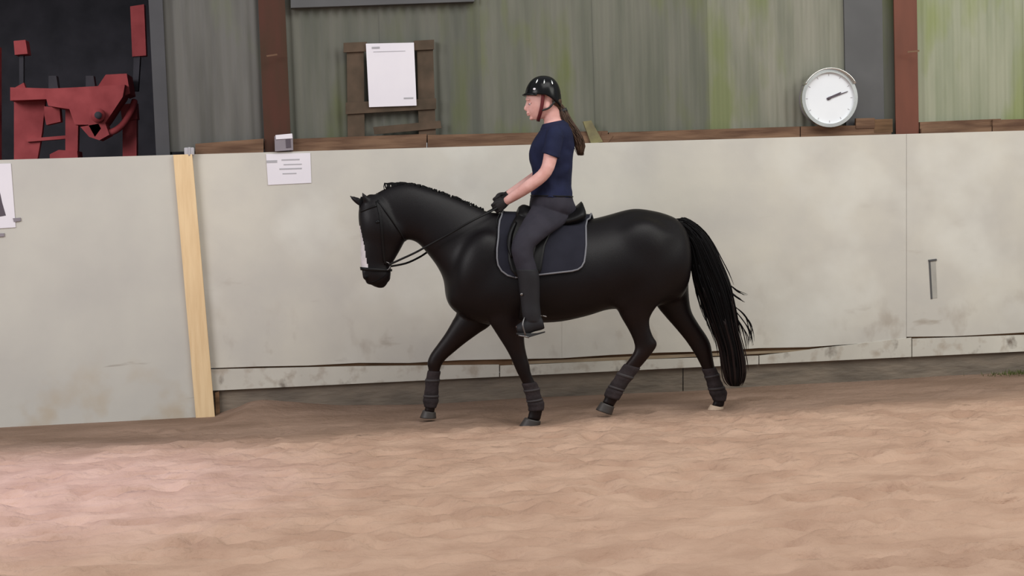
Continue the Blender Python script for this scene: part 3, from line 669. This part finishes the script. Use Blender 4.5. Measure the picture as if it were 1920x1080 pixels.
# ---------------------------------------------------------------- saddle pad, draped over the back
def drape(rows, ncol, off, thick, spine=None):
    """rows: bottom to top ((xl,yl),(xr,yr)); far side mirrored; returns closed sheet following the horse"""
    R = []; n = len(rows)
    def row(side, r):
        out = []; last = None
        for i in range(ncol):
            t = i/(ncol-1); x = r[0][0]+(r[1][0]-r[0][0])*t; y = r[0][1]+(r[1][1]-r[0][1])*t+ (r[2]*math.sin(math.pi*t) if len(r) > 2 else 0)
            h = hit(x, y, side, off)
            k = 0
            while h is None and k < 12: k += 1; h = hit(x, y+2*k, side, off)
            out.append(h[0] if h else (out[-1] if out else hp(x, y, .3*side)))
        return out
    near = [row(1, r) for r in rows]; far = [row(-1, r) for r in rows]
    mids = []
    for t in (.3, .5, .7):
        mids.append([near[-1][i].lerp(far[-1][i], t)+Vector((0, 0, .022*(1-abs(t-.5)*2)+.012)) for i in range(ncol)])
    G = near+mids+far[::-1]
    m = len(G); V = [p for g in G for p in g]
    # smooth the grid a little so it reads as one cloth
    A = np.array([[tuple(p) for p in g] for g in G])
    for _ in range(2):
        B = A.copy(); B[1:-1, 1:-1] = .5*A[1:-1, 1:-1]+.125*(A[:-2, 1:-1]+A[2:, 1:-1]+A[1:-1, :-2]+A[1:-1, 2:]); A = B
    du = np.gradient(A, axis=0); dv = np.gradient(A, axis=1); N = np.cross(du, dv); N /= np.maximum(np.linalg.norm(N, axis=2, keepdims=True), 1e-9)
    c = A.reshape(-1, 3).mean(0)
    if ((A-c)*N).sum() < 0: N = -N
    O = A+N*thick; V = [Vector(p) for p in A.reshape(-1, 3).tolist()]+[Vector(p) for p in O.reshape(-1, 3).tolist()]; K = m*ncol; Fc = []
    for i in range(m-1):
        for j in range(ncol-1):
            a, b, c_, d = i*ncol+j, i*ncol+j+1, (i+1)*ncol+j+1, (i+1)*ncol+j
            Fc += [(a, d, c_, b), (a+K, b+K, c_+K, d+K)]
    edge = [(0, j) for j in range(ncol)]+[(i, ncol-1) for i in range(1, m)]+[(m-1, j) for j in range(ncol-2, -1, -1)]+[(i, 0) for i in range(m-2, 0, -1)]
    ids = [i*ncol+j for i, j in edge]
    for a, b in zip(ids, ids[1:]+ids[:1]): Fc.append((a, b, b+K, a+K))
    return (V, Fc), [V[i+K] for i in ids], O
def prow(yb):  # pad outline left and right as a function of the row's left y
    return yb
padrows = [((966, 521), (1072, 509), 0), ((952, 517), (1083, 506), 0), ((941, 509), (1090, 501), 3), ((934, 498), (1095, 492), 2), ((931, 485), (1097, 480)), ((930, 468), (1099, 462)), ((932, 448), (1099, 444)),
           ((935, 430), (1099, 428)), ((937, 416), (1101, 417)), ((940, 408), (1106, 414))]
pv, pedge, _ = drape(padrows, 34, .010, .010)
padc = hp(1015, 460, .3)
pad = thing('saddle_pad', (hp(1015, 500).x, YH, pv[0][0].z), 'dark navy quilted saddle pad with grey piping lying under the saddle', 'saddle pad')
part('quilt', pv, 'pad', pad)
part('piping', tube(pedge+pedge[:1], .0065, n=8, sub=1), 'piping', pad)
# ---------------------------------------------------------------- saddle
sad = thing('saddle', hp(1030, 415), 'black leather saddle on the navy pad on the horse', 'saddle')
seat = [hs((972, 388), (966, 412), .075, tn=.3), hs((982, 383), (976, 420), .10, tn=.35), hs((1000, 389), (996, 424), .11, tn=.3), hs((1025, 398), (1022, 428), .13, tn=.2), hs((1050, 400), (1050, 428), .16, tn=.1), hs((1070, 394), (1072, 424), .175, tn=.1), hs((1084, 383), (1088, 418), .165, tn=.2), hs((1090, 377), (1095, 412), .13, tn=.3)]
part('seat', fuse(loft(seat, n=28, sub=5), .008, 5), 'leather', sad)
flaprows = [((968, 520), (1006, 520), 2), ((958, 508), (1015, 508)), ((953, 490), (1018, 486)), ((951, 468), (1022, 464)), ((952, 448), (1030, 446)), ((956, 430), (1044, 432)), ((962, 418), (1058, 422)), ((966, 412), (1070, 418))]
fv, fe, _ = drape(flaprows, 16, .026, .010)
part('flap', fv, 'leather', sad, label='knee flaps')
# knee roll, girth
for s in (1, -1):
    P = [hit(x, y, s, .045) for x, y in ((966, 424), (957, 445), (955, 466), (960, 486))]
    if all(P): part('knee_roll', tube([p[0] for p in P], [.014, .022, .022, .012], flat=.8), 'leather', sad)
gs = [np.array([*a]) for a in []]
G0 = trunk[5]; gr = []
for dx in (-9, 9):
    S = secarr([hs((978+dx, 402), (974+dx, 609), .29, tn=.35)])[0]; gr.append(ring(S, 40, .010))
gv = skinrings([gr[0], [p+(p-HB-Vector((0,0,p.z))).normalized()*0 for p in gr[1]]], False)
part('girth', skinrings([ring(secarr([hs((978+d, 404), (974+d, 609), .288, tn=.36)])[0], 40, g) for d, g in ((-9, .004), (-8, .012), (8, .012), (9, .004))], False), 'leather', sad)
# stirrups
def stirrup(side):
    yo = .355*side
    P = lambda x, y, d=0: hp(x, y, yo+d)
    t = part('stirrup', merge(tube([P(985, 628, -.06), P(980, 608, -.06), P(984, 594, -.02), P(984, 594, .02), P(980, 608, .06), P(985, 628, .06)], .006, n=8),
                              prism([P(972, 627, -.06), P(992, 631, -.06), P(992, 631, .06), P(972, 627, .06)], (0, 0, -.012))), 'steel', sad)
    part('stirrup_leather', tube([P(984, 594), P(986, 560, .01), P(990, 520, .0), hp(1000, 470, .33*side), hp(1008, 430, .26*side)], .013, n=8, flat=.3, flatdir=(1, 0, 0)), 'leather', sad)
stirrup(1); stirrup(-1)

# ---------------------------------------------------------------- bridle and reins
br = thing('bridle', hp(710, 470), 'black leather bridle with reins running back to the rider', 'bridle')
def band(t0, g=.006, w=.16):
    return skinrings([ring(cat(S_head, t0+d), 28, gg) for d, gg in ((-w, .002), (-w*.9, g), (w*.9, g), (w, .002))], False)
part('noseband', band(7.85, .009, .22), 'leather', br)
def strapline(P, side=1, r=.009):
    Q = [hit(x, y, side, .006) for x, y in P]; Q = [q[0] for q in Q if q]
    return tube(Q, r, n=8, flat=.35, sub=3, flatdir=(1, 0, 0))
for s in (1, -1):
    part('browband', strapline([(706, 386), (694, 390), (684, 394), (677, 397)], s, .007), 'leather', br)
    part('throat_strap', strapline([(708, 376), (722, 395), (738, 418), (752, 438), (757, 449)], s, .006), 'leather', br)
    part('cheek_strap', strapline([(706, 378), (712, 400), (716, 430), (718, 460), (720, 485), (723, 496)], s), 'leather', br)
part('bit_ring', tube([hp(724, 499, .075)+Vector((.028*math.cos(a), 0, .028*math.sin(a))) for a in [math.radians(20*k) for k in range(19)]], .0045, n=8, sub=1), 'steel', br)
part('bit_ring', tube([hp(724, 499, -.045)+Vector((.028*math.cos(a), 0, .028*math.sin(a))) for a in [math.radians(20*k) for k in range(19)]], .0045, n=8, sub=1), 'steel', br)
part('rein', tube([hp(728, 497, .08), hp(752, 486, .10), hp(778, 474, .125), hp(800, 462, .15), hp(840, 440, .175), hp(885, 414, .17), hp(925, 394, .09), hp(938, 387, .065), hp(945, 392, .06)], .0075, n=8, flat=.45), 'leather', br)
part('rein', tube([hp(728, 500, -.05), hp(760, 494, -.09), hp(785, 483, -.12), hp(805, 470, -.14), hp(845, 442, -.175), hp(888, 412, -.16), hp(925, 392, -.09), hp(938, 386, -.06), hp(945, 392, -.06)], .0075, n=8, flat=.45), 'leather', br)
part('rein_loop', tube([hp(942, 392, .06), hp(932, 412, .12), hp(934, 424, .13), hp(944, 410, .05), hp(940, 396, -.05)], .006, n=8, flat=.45), 'leather', br)

# ================================================================ RIDER
rider = thing('person', (hp(1035, 400).x, YH, hp(1035, 400).z), 'rider in navy t-shirt, charcoal breeches and black helmet sitting on the black horse', 'person')
torso = [hs((997, 412), (1074, 410), .12), hs((994, 398), (1079, 399), .165), hs((994, 384), (1077, 385), .178), hs((997, 368), (1072, 370), .16), hs((1000, 347), (1069, 346), .132), hs((999, 322), (1071, 320), .138), hs((995, 298), (1073, 297), .15),
         hs((994, 281), (1074, 278), .162), hs((1002, 263), (1073, 258), .178), hs((1012, 248), (1068, 242), .168), hs((1018, 239), (1061, 232), .12), hs((1020, 232), (1054, 225), .062), hs((1019, 224), (1050, 214), .055), hs((1016, 210), (1048, 198), .055)]
skull = [hs((1003, 151), (1036, 151), .035), hs((993, 160), (1046, 160), .062), hs((988, 172), (1051, 172), .076), hs((987, 184), (1052, 184), .08), hs((989, 193), (1050, 193), .078), hs((989, 202), (1046, 202), .072), hs((991, 211), (1038, 210), .062), hs((995, 219), (1027, 217), .047), hs((1000, 225), (1016, 223), .028)]
def arm(side, elbow, wrist, mid):
    s = side
    return [hp(1040, 248, .125*s), hp(1040, 256, .165*s), hp(1034, 284, .19*s), hp(*elbow, .20*s), hp(*mid, .165*s), hp(*wrist, .075*s)]
armN = arm(1, (1023, 322), (950, 377), (990, 350)); armF = arm(-1, (1015, 322), (951, 366), (985, 346))
rad = [.050, .055, .052, .046, .044, .030]
def legsec(s):
    return [hs((998, 385), (1070, 408), .09, .085*s), hs((990, 400), (1052, 424), .085, .17*s), hs((981, 415), (1033, 437), .078, .235*s), hs((970, 436), (1012, 453), .068, .30*s), hs((960, 457), (1000, 467), .058, .335*s), hs((960, 476), (999, 480), .054, .35*s),
            hs((967, 498), (1004, 499), .054, .355*s), hs((973, 520), (1009, 518), .053, .36*s), hs((976, 545), (1010, 544), .046, .36*s), hs((979, 568), (1010, 567), .040, .36*s), hs((981, 588), (1012, 586), .042, .36*s), hs((984, 602), (1014, 602), .036, .36*s)]
def foot(s, g=0):
    y = .36*s
    return [hs((1016, 596), (1021, 616), .030+g, y), hs((1008, 590), (1014, 619), .037+g, y), hs((996, 592), (1002, 622), .038+g, y), hs((984, 599), (992, 626), .042+g, y), hs((974, 606), (981, 628), .043+g, y), hs((967, 611), (971, 624), .03+g, y)]
def handgeo(wrist, c, s, g=0.0):
    """fist closed round the rein: palm, four curled fingers of unequal length, thumb on top"""
    w = Vector(wrist); c = Vector(c); d = (c-w).normalized(); out = []
    inn = Vector((0, s, 0)); inn = (inn-d*inn.dot(d)).normalized(); upv = d.cross(inn); upv = upv if upv.z > 0 else -upv
    out.append(tube([w-d*.02, w, w+d*.035, w+d*.075, w+d*.088], [.027+g, .027+g, .036+g, .036+g, .026+g], n=14, flat=.62, flatdir=upv))
    K = w+d*.078
    for i, (h, l) in enumerate(((.030, .95), (.010, 1.05), (-.010, 1.0), (-.029, .82))):
        k = K+upv*h-inn*.006
        out.append(tube([k-d*.03, k, k+d*.026*l+inn*.012, k+d*.020*l+inn*.036, k-d*.008+inn*.038, k-d*.018+inn*.026], [.009+g, .0105+g, .0098+g, .009+g, .0088+g, .0075+g], n=8, flat=1))
    tb = w+d*.03+upv*.026+inn*.010
    out.append(tube([tb-d*.015-upv*.01, tb, tb+d*.030+upv*.012+inn*.012, tb+d*.056+upv*.006+inn*.020, tb+d*.066+upv*.000+inn*.022], [.013+g, .0135+g, .012+g, .0105+g, .008+g], n=8))
    return out
hN = (hp(950, 377, .075), hp(930, 390, .055)); hF = (hp(951, 366, -.075), hp(931, 380, -.055))
sk = [loft(torso, n=24, grow=-.014, t1=10), loft(torso, n=24, t0=9.6), loft(skull, n=24, sub=5), tube(armN, rad, n=16), tube(armF, rad, n=16), loft(legsec(1), grow=-.004), loft(legsec(-1), grow=-.004), loft(foot(1, -.006)), loft(foot(-1, -.006))]
sk += handgeo(*hN, 1)+handgeo(*hF, -1)
# face: nose, lips, brow, chin, ears
sk += [tube([hp(989, 190), hp(987, 198), hp(985, 204), hp(989, 207)], [.008, .010, .012, .008], n=10),
       tube([hp(990, 212, -.02), hp(988.5, 212, 0), hp(990, 212, .02)], [.004, .008, .004], n=8), tube([hp(991, 216, -.018), hp(990, 216, 0), hp(991, 216, .018)], [.004, .008, .004], n=8),
       ellipsoid(hp(997, 222), (.018, .02, .014)), tube([hp(992, 187, -.05), hp(987, 186, 0), hp(992, 187, .05)], .008, n=8)]
for s in (1, -1): sk.append(ellipsoid(hp(1027, 197, .075*s), (.016, .010, .030), Matrix.Rotation(.25, 3, 'Y')))
body = part('body', fuse(merge(*sk), .0052, 5), 'skin', rider)
for s in (1, -1):
    part('eye', ellipsoid(hp(993.5, 195, .034*s), (.007, .010, .006)), 'paper', body); part('iris', ellipsoid(hp(992.2, 195.6, .034*s), (.0045, .006, .005)), 'inkdark', body)
    part('eyelid', tube([hp(995, 193, .020*s), hp(992, 192.5, .034*s), hp(996, 193, .048*s)], .0045, n=8), 'skin', body)
part('lips', tube([hp(991, 213.5, -.017), hp(988.6, 213.5, 0), hp(991, 213.5, .017)], [.003, .0055, .003], n=8), 'lips', body)
# t-shirt
def fold(vf, amp, sc, seed):
    return [v+Vector((noise.noise(v*sc+Vector((seed, 0, 0))), noise.noise(v*sc+Vector((0, seed, 3))), 0))*amp for v in vf[0]], vf[1]
sl_ = []
for A in (armN, armF):
    sl_.append(tube([A[0], A[1], A[2], A[2].lerp(A[3], .22)], [.058, .063, .064, .066], n=20, cap=True))
sh = fuse(merge(loft(torso, n=28, grow=.007, t0=2.9, t1=10.2), loft(torso, n=28, grow=.014, t0=9.7, t1=10.95), *sl_), .0055, 4)
zc = hp(1035, 262).z
shf = fold(sh, .012, 13, 2); shf = ([a.lerp(b, min(1, max(0, (a.z-zc+.06)/.07))) for a, b in zip(shf[0], sh[0])], shf[1])
part('t_shirt', shf, 'shirt', rider)
# breeches and boots
part('breeches', fold(fuse(merge(loft(torso, n=28, grow=.004, t0=0, t1=3.1), loft(legsec(1), t1=6.6, grow=.003), loft(legsec(-1), t1=6.6, grow=.003)), .006, 4), .005, 16, 5), 'breech', rider)
part('belt', loft(torso, n=28, grow=.010, t0=3.0, t1=3.12, sub=16), 'leather', rider)
for s in (1, -1):
    b = part('boot', fuse(merge(loft(legsec(s), t0=6.3, grow=.008), loft(foot(s))), .0055, 3), 'rboot', rider)
    part('sole', prism([hp(968, 624, .36*s-.035), hp(992, 630, .36*s-.04), hp(1004, 625, .36*s-.035), hp(1022, 621, .36*s-.028), hp(1022, 621, .36*s+.028), hp(1004, 625, .36*s+.035), hp(992, 630, .36*s+.04), hp(968, 624, .36*s+.035)], (0, 0, -.010)), 'black', b, smooth=False)
    part('spur', merge(tube([hp(1000, 592, (.36+.045)*s), hp(1018, 592, .36*s), hp(1000, 592, (.36-.045)*s)], .004, n=8), tube([hp(1017, 592, .36*s), hp(1025, 594, .36*s)], .005, n=8)), 'steel', b)
part('boot_badge', ellipsoid(hp(978, 552, .40), (.010, .006, .010)), 'steel', rider, label='pale round stud on the boot')
# gloves
for (w, c), s in ((hN, 1), (hF, -1)):
    part('glove', fuse(merge(*handgeo(w, c, s, .003)), .0035, 2), 'glove', rider)
# helmet
hel = thing('tmp', (0, 0, 0)); bpy.data.objects.remove(hel)
Cc = hp(1019, 180); R_ = Matrix.Rotation(math.radians(6), 3, 'Y')
rx, ry, rz = .134, .112, .146
rings_ = []
NV, NU = 22, 56
for i in range(NV+1):
    t = (math.pi/2)*(i/NV)*1.0; row = []
    for k in range(NU):
        a = 2*math.pi*k/NU; ca, sa = math.cos(a), math.sin(a)
        z = math.cos(t)*rz; q = math.sin(t)**.9 if i else .001
        drop = -.078*max(0, ca)**1.2*(i/NV)**3-.0*max(0, -ca)*(i/NV)**3   # lower at the back of the head
        groove = 1-.012*(abs(math.sin(2.5*a)) < .16)*(math.sin(2*t) > .55)
        row.append(Cc+R_ @ Vector((rx*q*ca*groove, ry*q*sa*groove, z+drop)))
    rings_.append(row)
inner = [[Cc+(p-Cc)*.93 for p in r] for r in rings_[::-1]]
hv = skinrings(rings_+inner, False)
H = part('helmet', hv, 'helmet', rider)
vis = []
for i in range(13):
    a = math.pi+math.radians(-62+124*i/12); d = R_ @ Vector((rx*math.cos(a), ry*math.sin(a), 0)); dn = R_ @ Vector((-1, 0, 0)); e = max(0, 1-((i-6)/6.2)**2)
    vis.append([Cc+d*.97+Vector((0, 0, .008)), Cc+d*1.0+Vector((0, 0, .010)), Cc+d*1.0+dn*.022*e+Vector((0, 0, -.004)), Cc+d*.99+dn*.020*e+Vector((0, 0, -.010)), Cc+d*.97+Vector((0, 0, -.004))])
part('peak', skinrings(vis), 'helmet', H)
for k, a in enumerate((-128, -98, -66)):
    for s in (1, -1):
        aa = math.radians(a)*s; t = .95; P = [Cc+R_ @ Vector((rx*1.012*math.sin(tt)**.9*math.cos(aa), ry*1.012*math.sin(tt)**.9*math.sin(aa), rz*1.012*math.cos(tt))) for tt in (.72, .86, 1.0)]
        part('glint', tube(P, [.002, .005, .002], n=8, flat=.5, flatdir=(1, 0, 0)), 'chrome', H, label='painted highlight on the helmet')  # pale strips stand in for overhead light reflected on the shell
aa = math.radians(-128); p = Cc+R_ @ Vector((rx*1.01*math.sin(1.32)**.9*math.cos(aa), ry*1.01*math.sin(1.32)**.9*math.sin(aa), rz*math.cos(1.32)))
part('badge', ellipsoid(p, (.011, .004, .008)), 'paper', H)
for s in (1, -1):
    part('chin_strap', tube([hp(1018, 178, .095*s), hp(1017, 192, .088*s), hp(1014, 208, .072*s), hp(1010, 222, .035*s), hp(1009, 227, 0)], .013, n=8, flat=.3, flatdir=(1, 0, 0)), 'redstrap', H)
    part('rear_strap', tube([hp(1040, 190, .088*s), hp(1030, 202, .084*s), hp(1016, 207, .075*s)], .007, n=8, flat=.3, flatdir=(0, 0, 1)), 'black', H)
# hair: gathered under the helmet, ponytail swinging back
part('hair', fuse(merge(ellipsoid(hp(1038, 190), (.060, .082, .048), Matrix.Rotation(.2, 3, 'Y')), ellipsoid(hp(1046, 199), (.032, .045, .035))), .006, 6), 'brownhair', rider)
pt = [hp(1049, 197), hp(1056, 208, .01), hp(1062, 224, .02), hp(1072, 240, .025), hp(1082, 256, .03), hp(1087, 274, .03), hp(1089, 291, .03)]
pr = [.020, .026, .030, .032, .034, .028, .008]
P_ = part('ponytail', tube(pt, [r*.8 for r in pr], n=14), 'brownhair', rider)
ps = []
for k in range(110):
    a = rt_.uniform(0, 6.28); q = rt_.uniform(.6, 1.12); L_ = rt_.uniform(.75, 1.0)
    pts = []
    for i, (p, r) in enumerate(zip(pt, pr)):
        pts.append(p+Vector((math.cos(a)*r*q, math.sin(a)*r*q, rt_.uniform(-.004, .004)))+Vector((rt_.uniform(-.006, .006), 0, 0))*i*.5)
    ps.append(tube(pts, [.003]*6+[.0008], n=5, sub=2))
part('hair_strand', merge(*ps), 'brownhair', P_, kind='stuff')
part('hair_tie', tube([hp(1055, 205, .01), hp(1058, 211, .012)], [.029, .029], n=16, sub=1), 'black', P_)
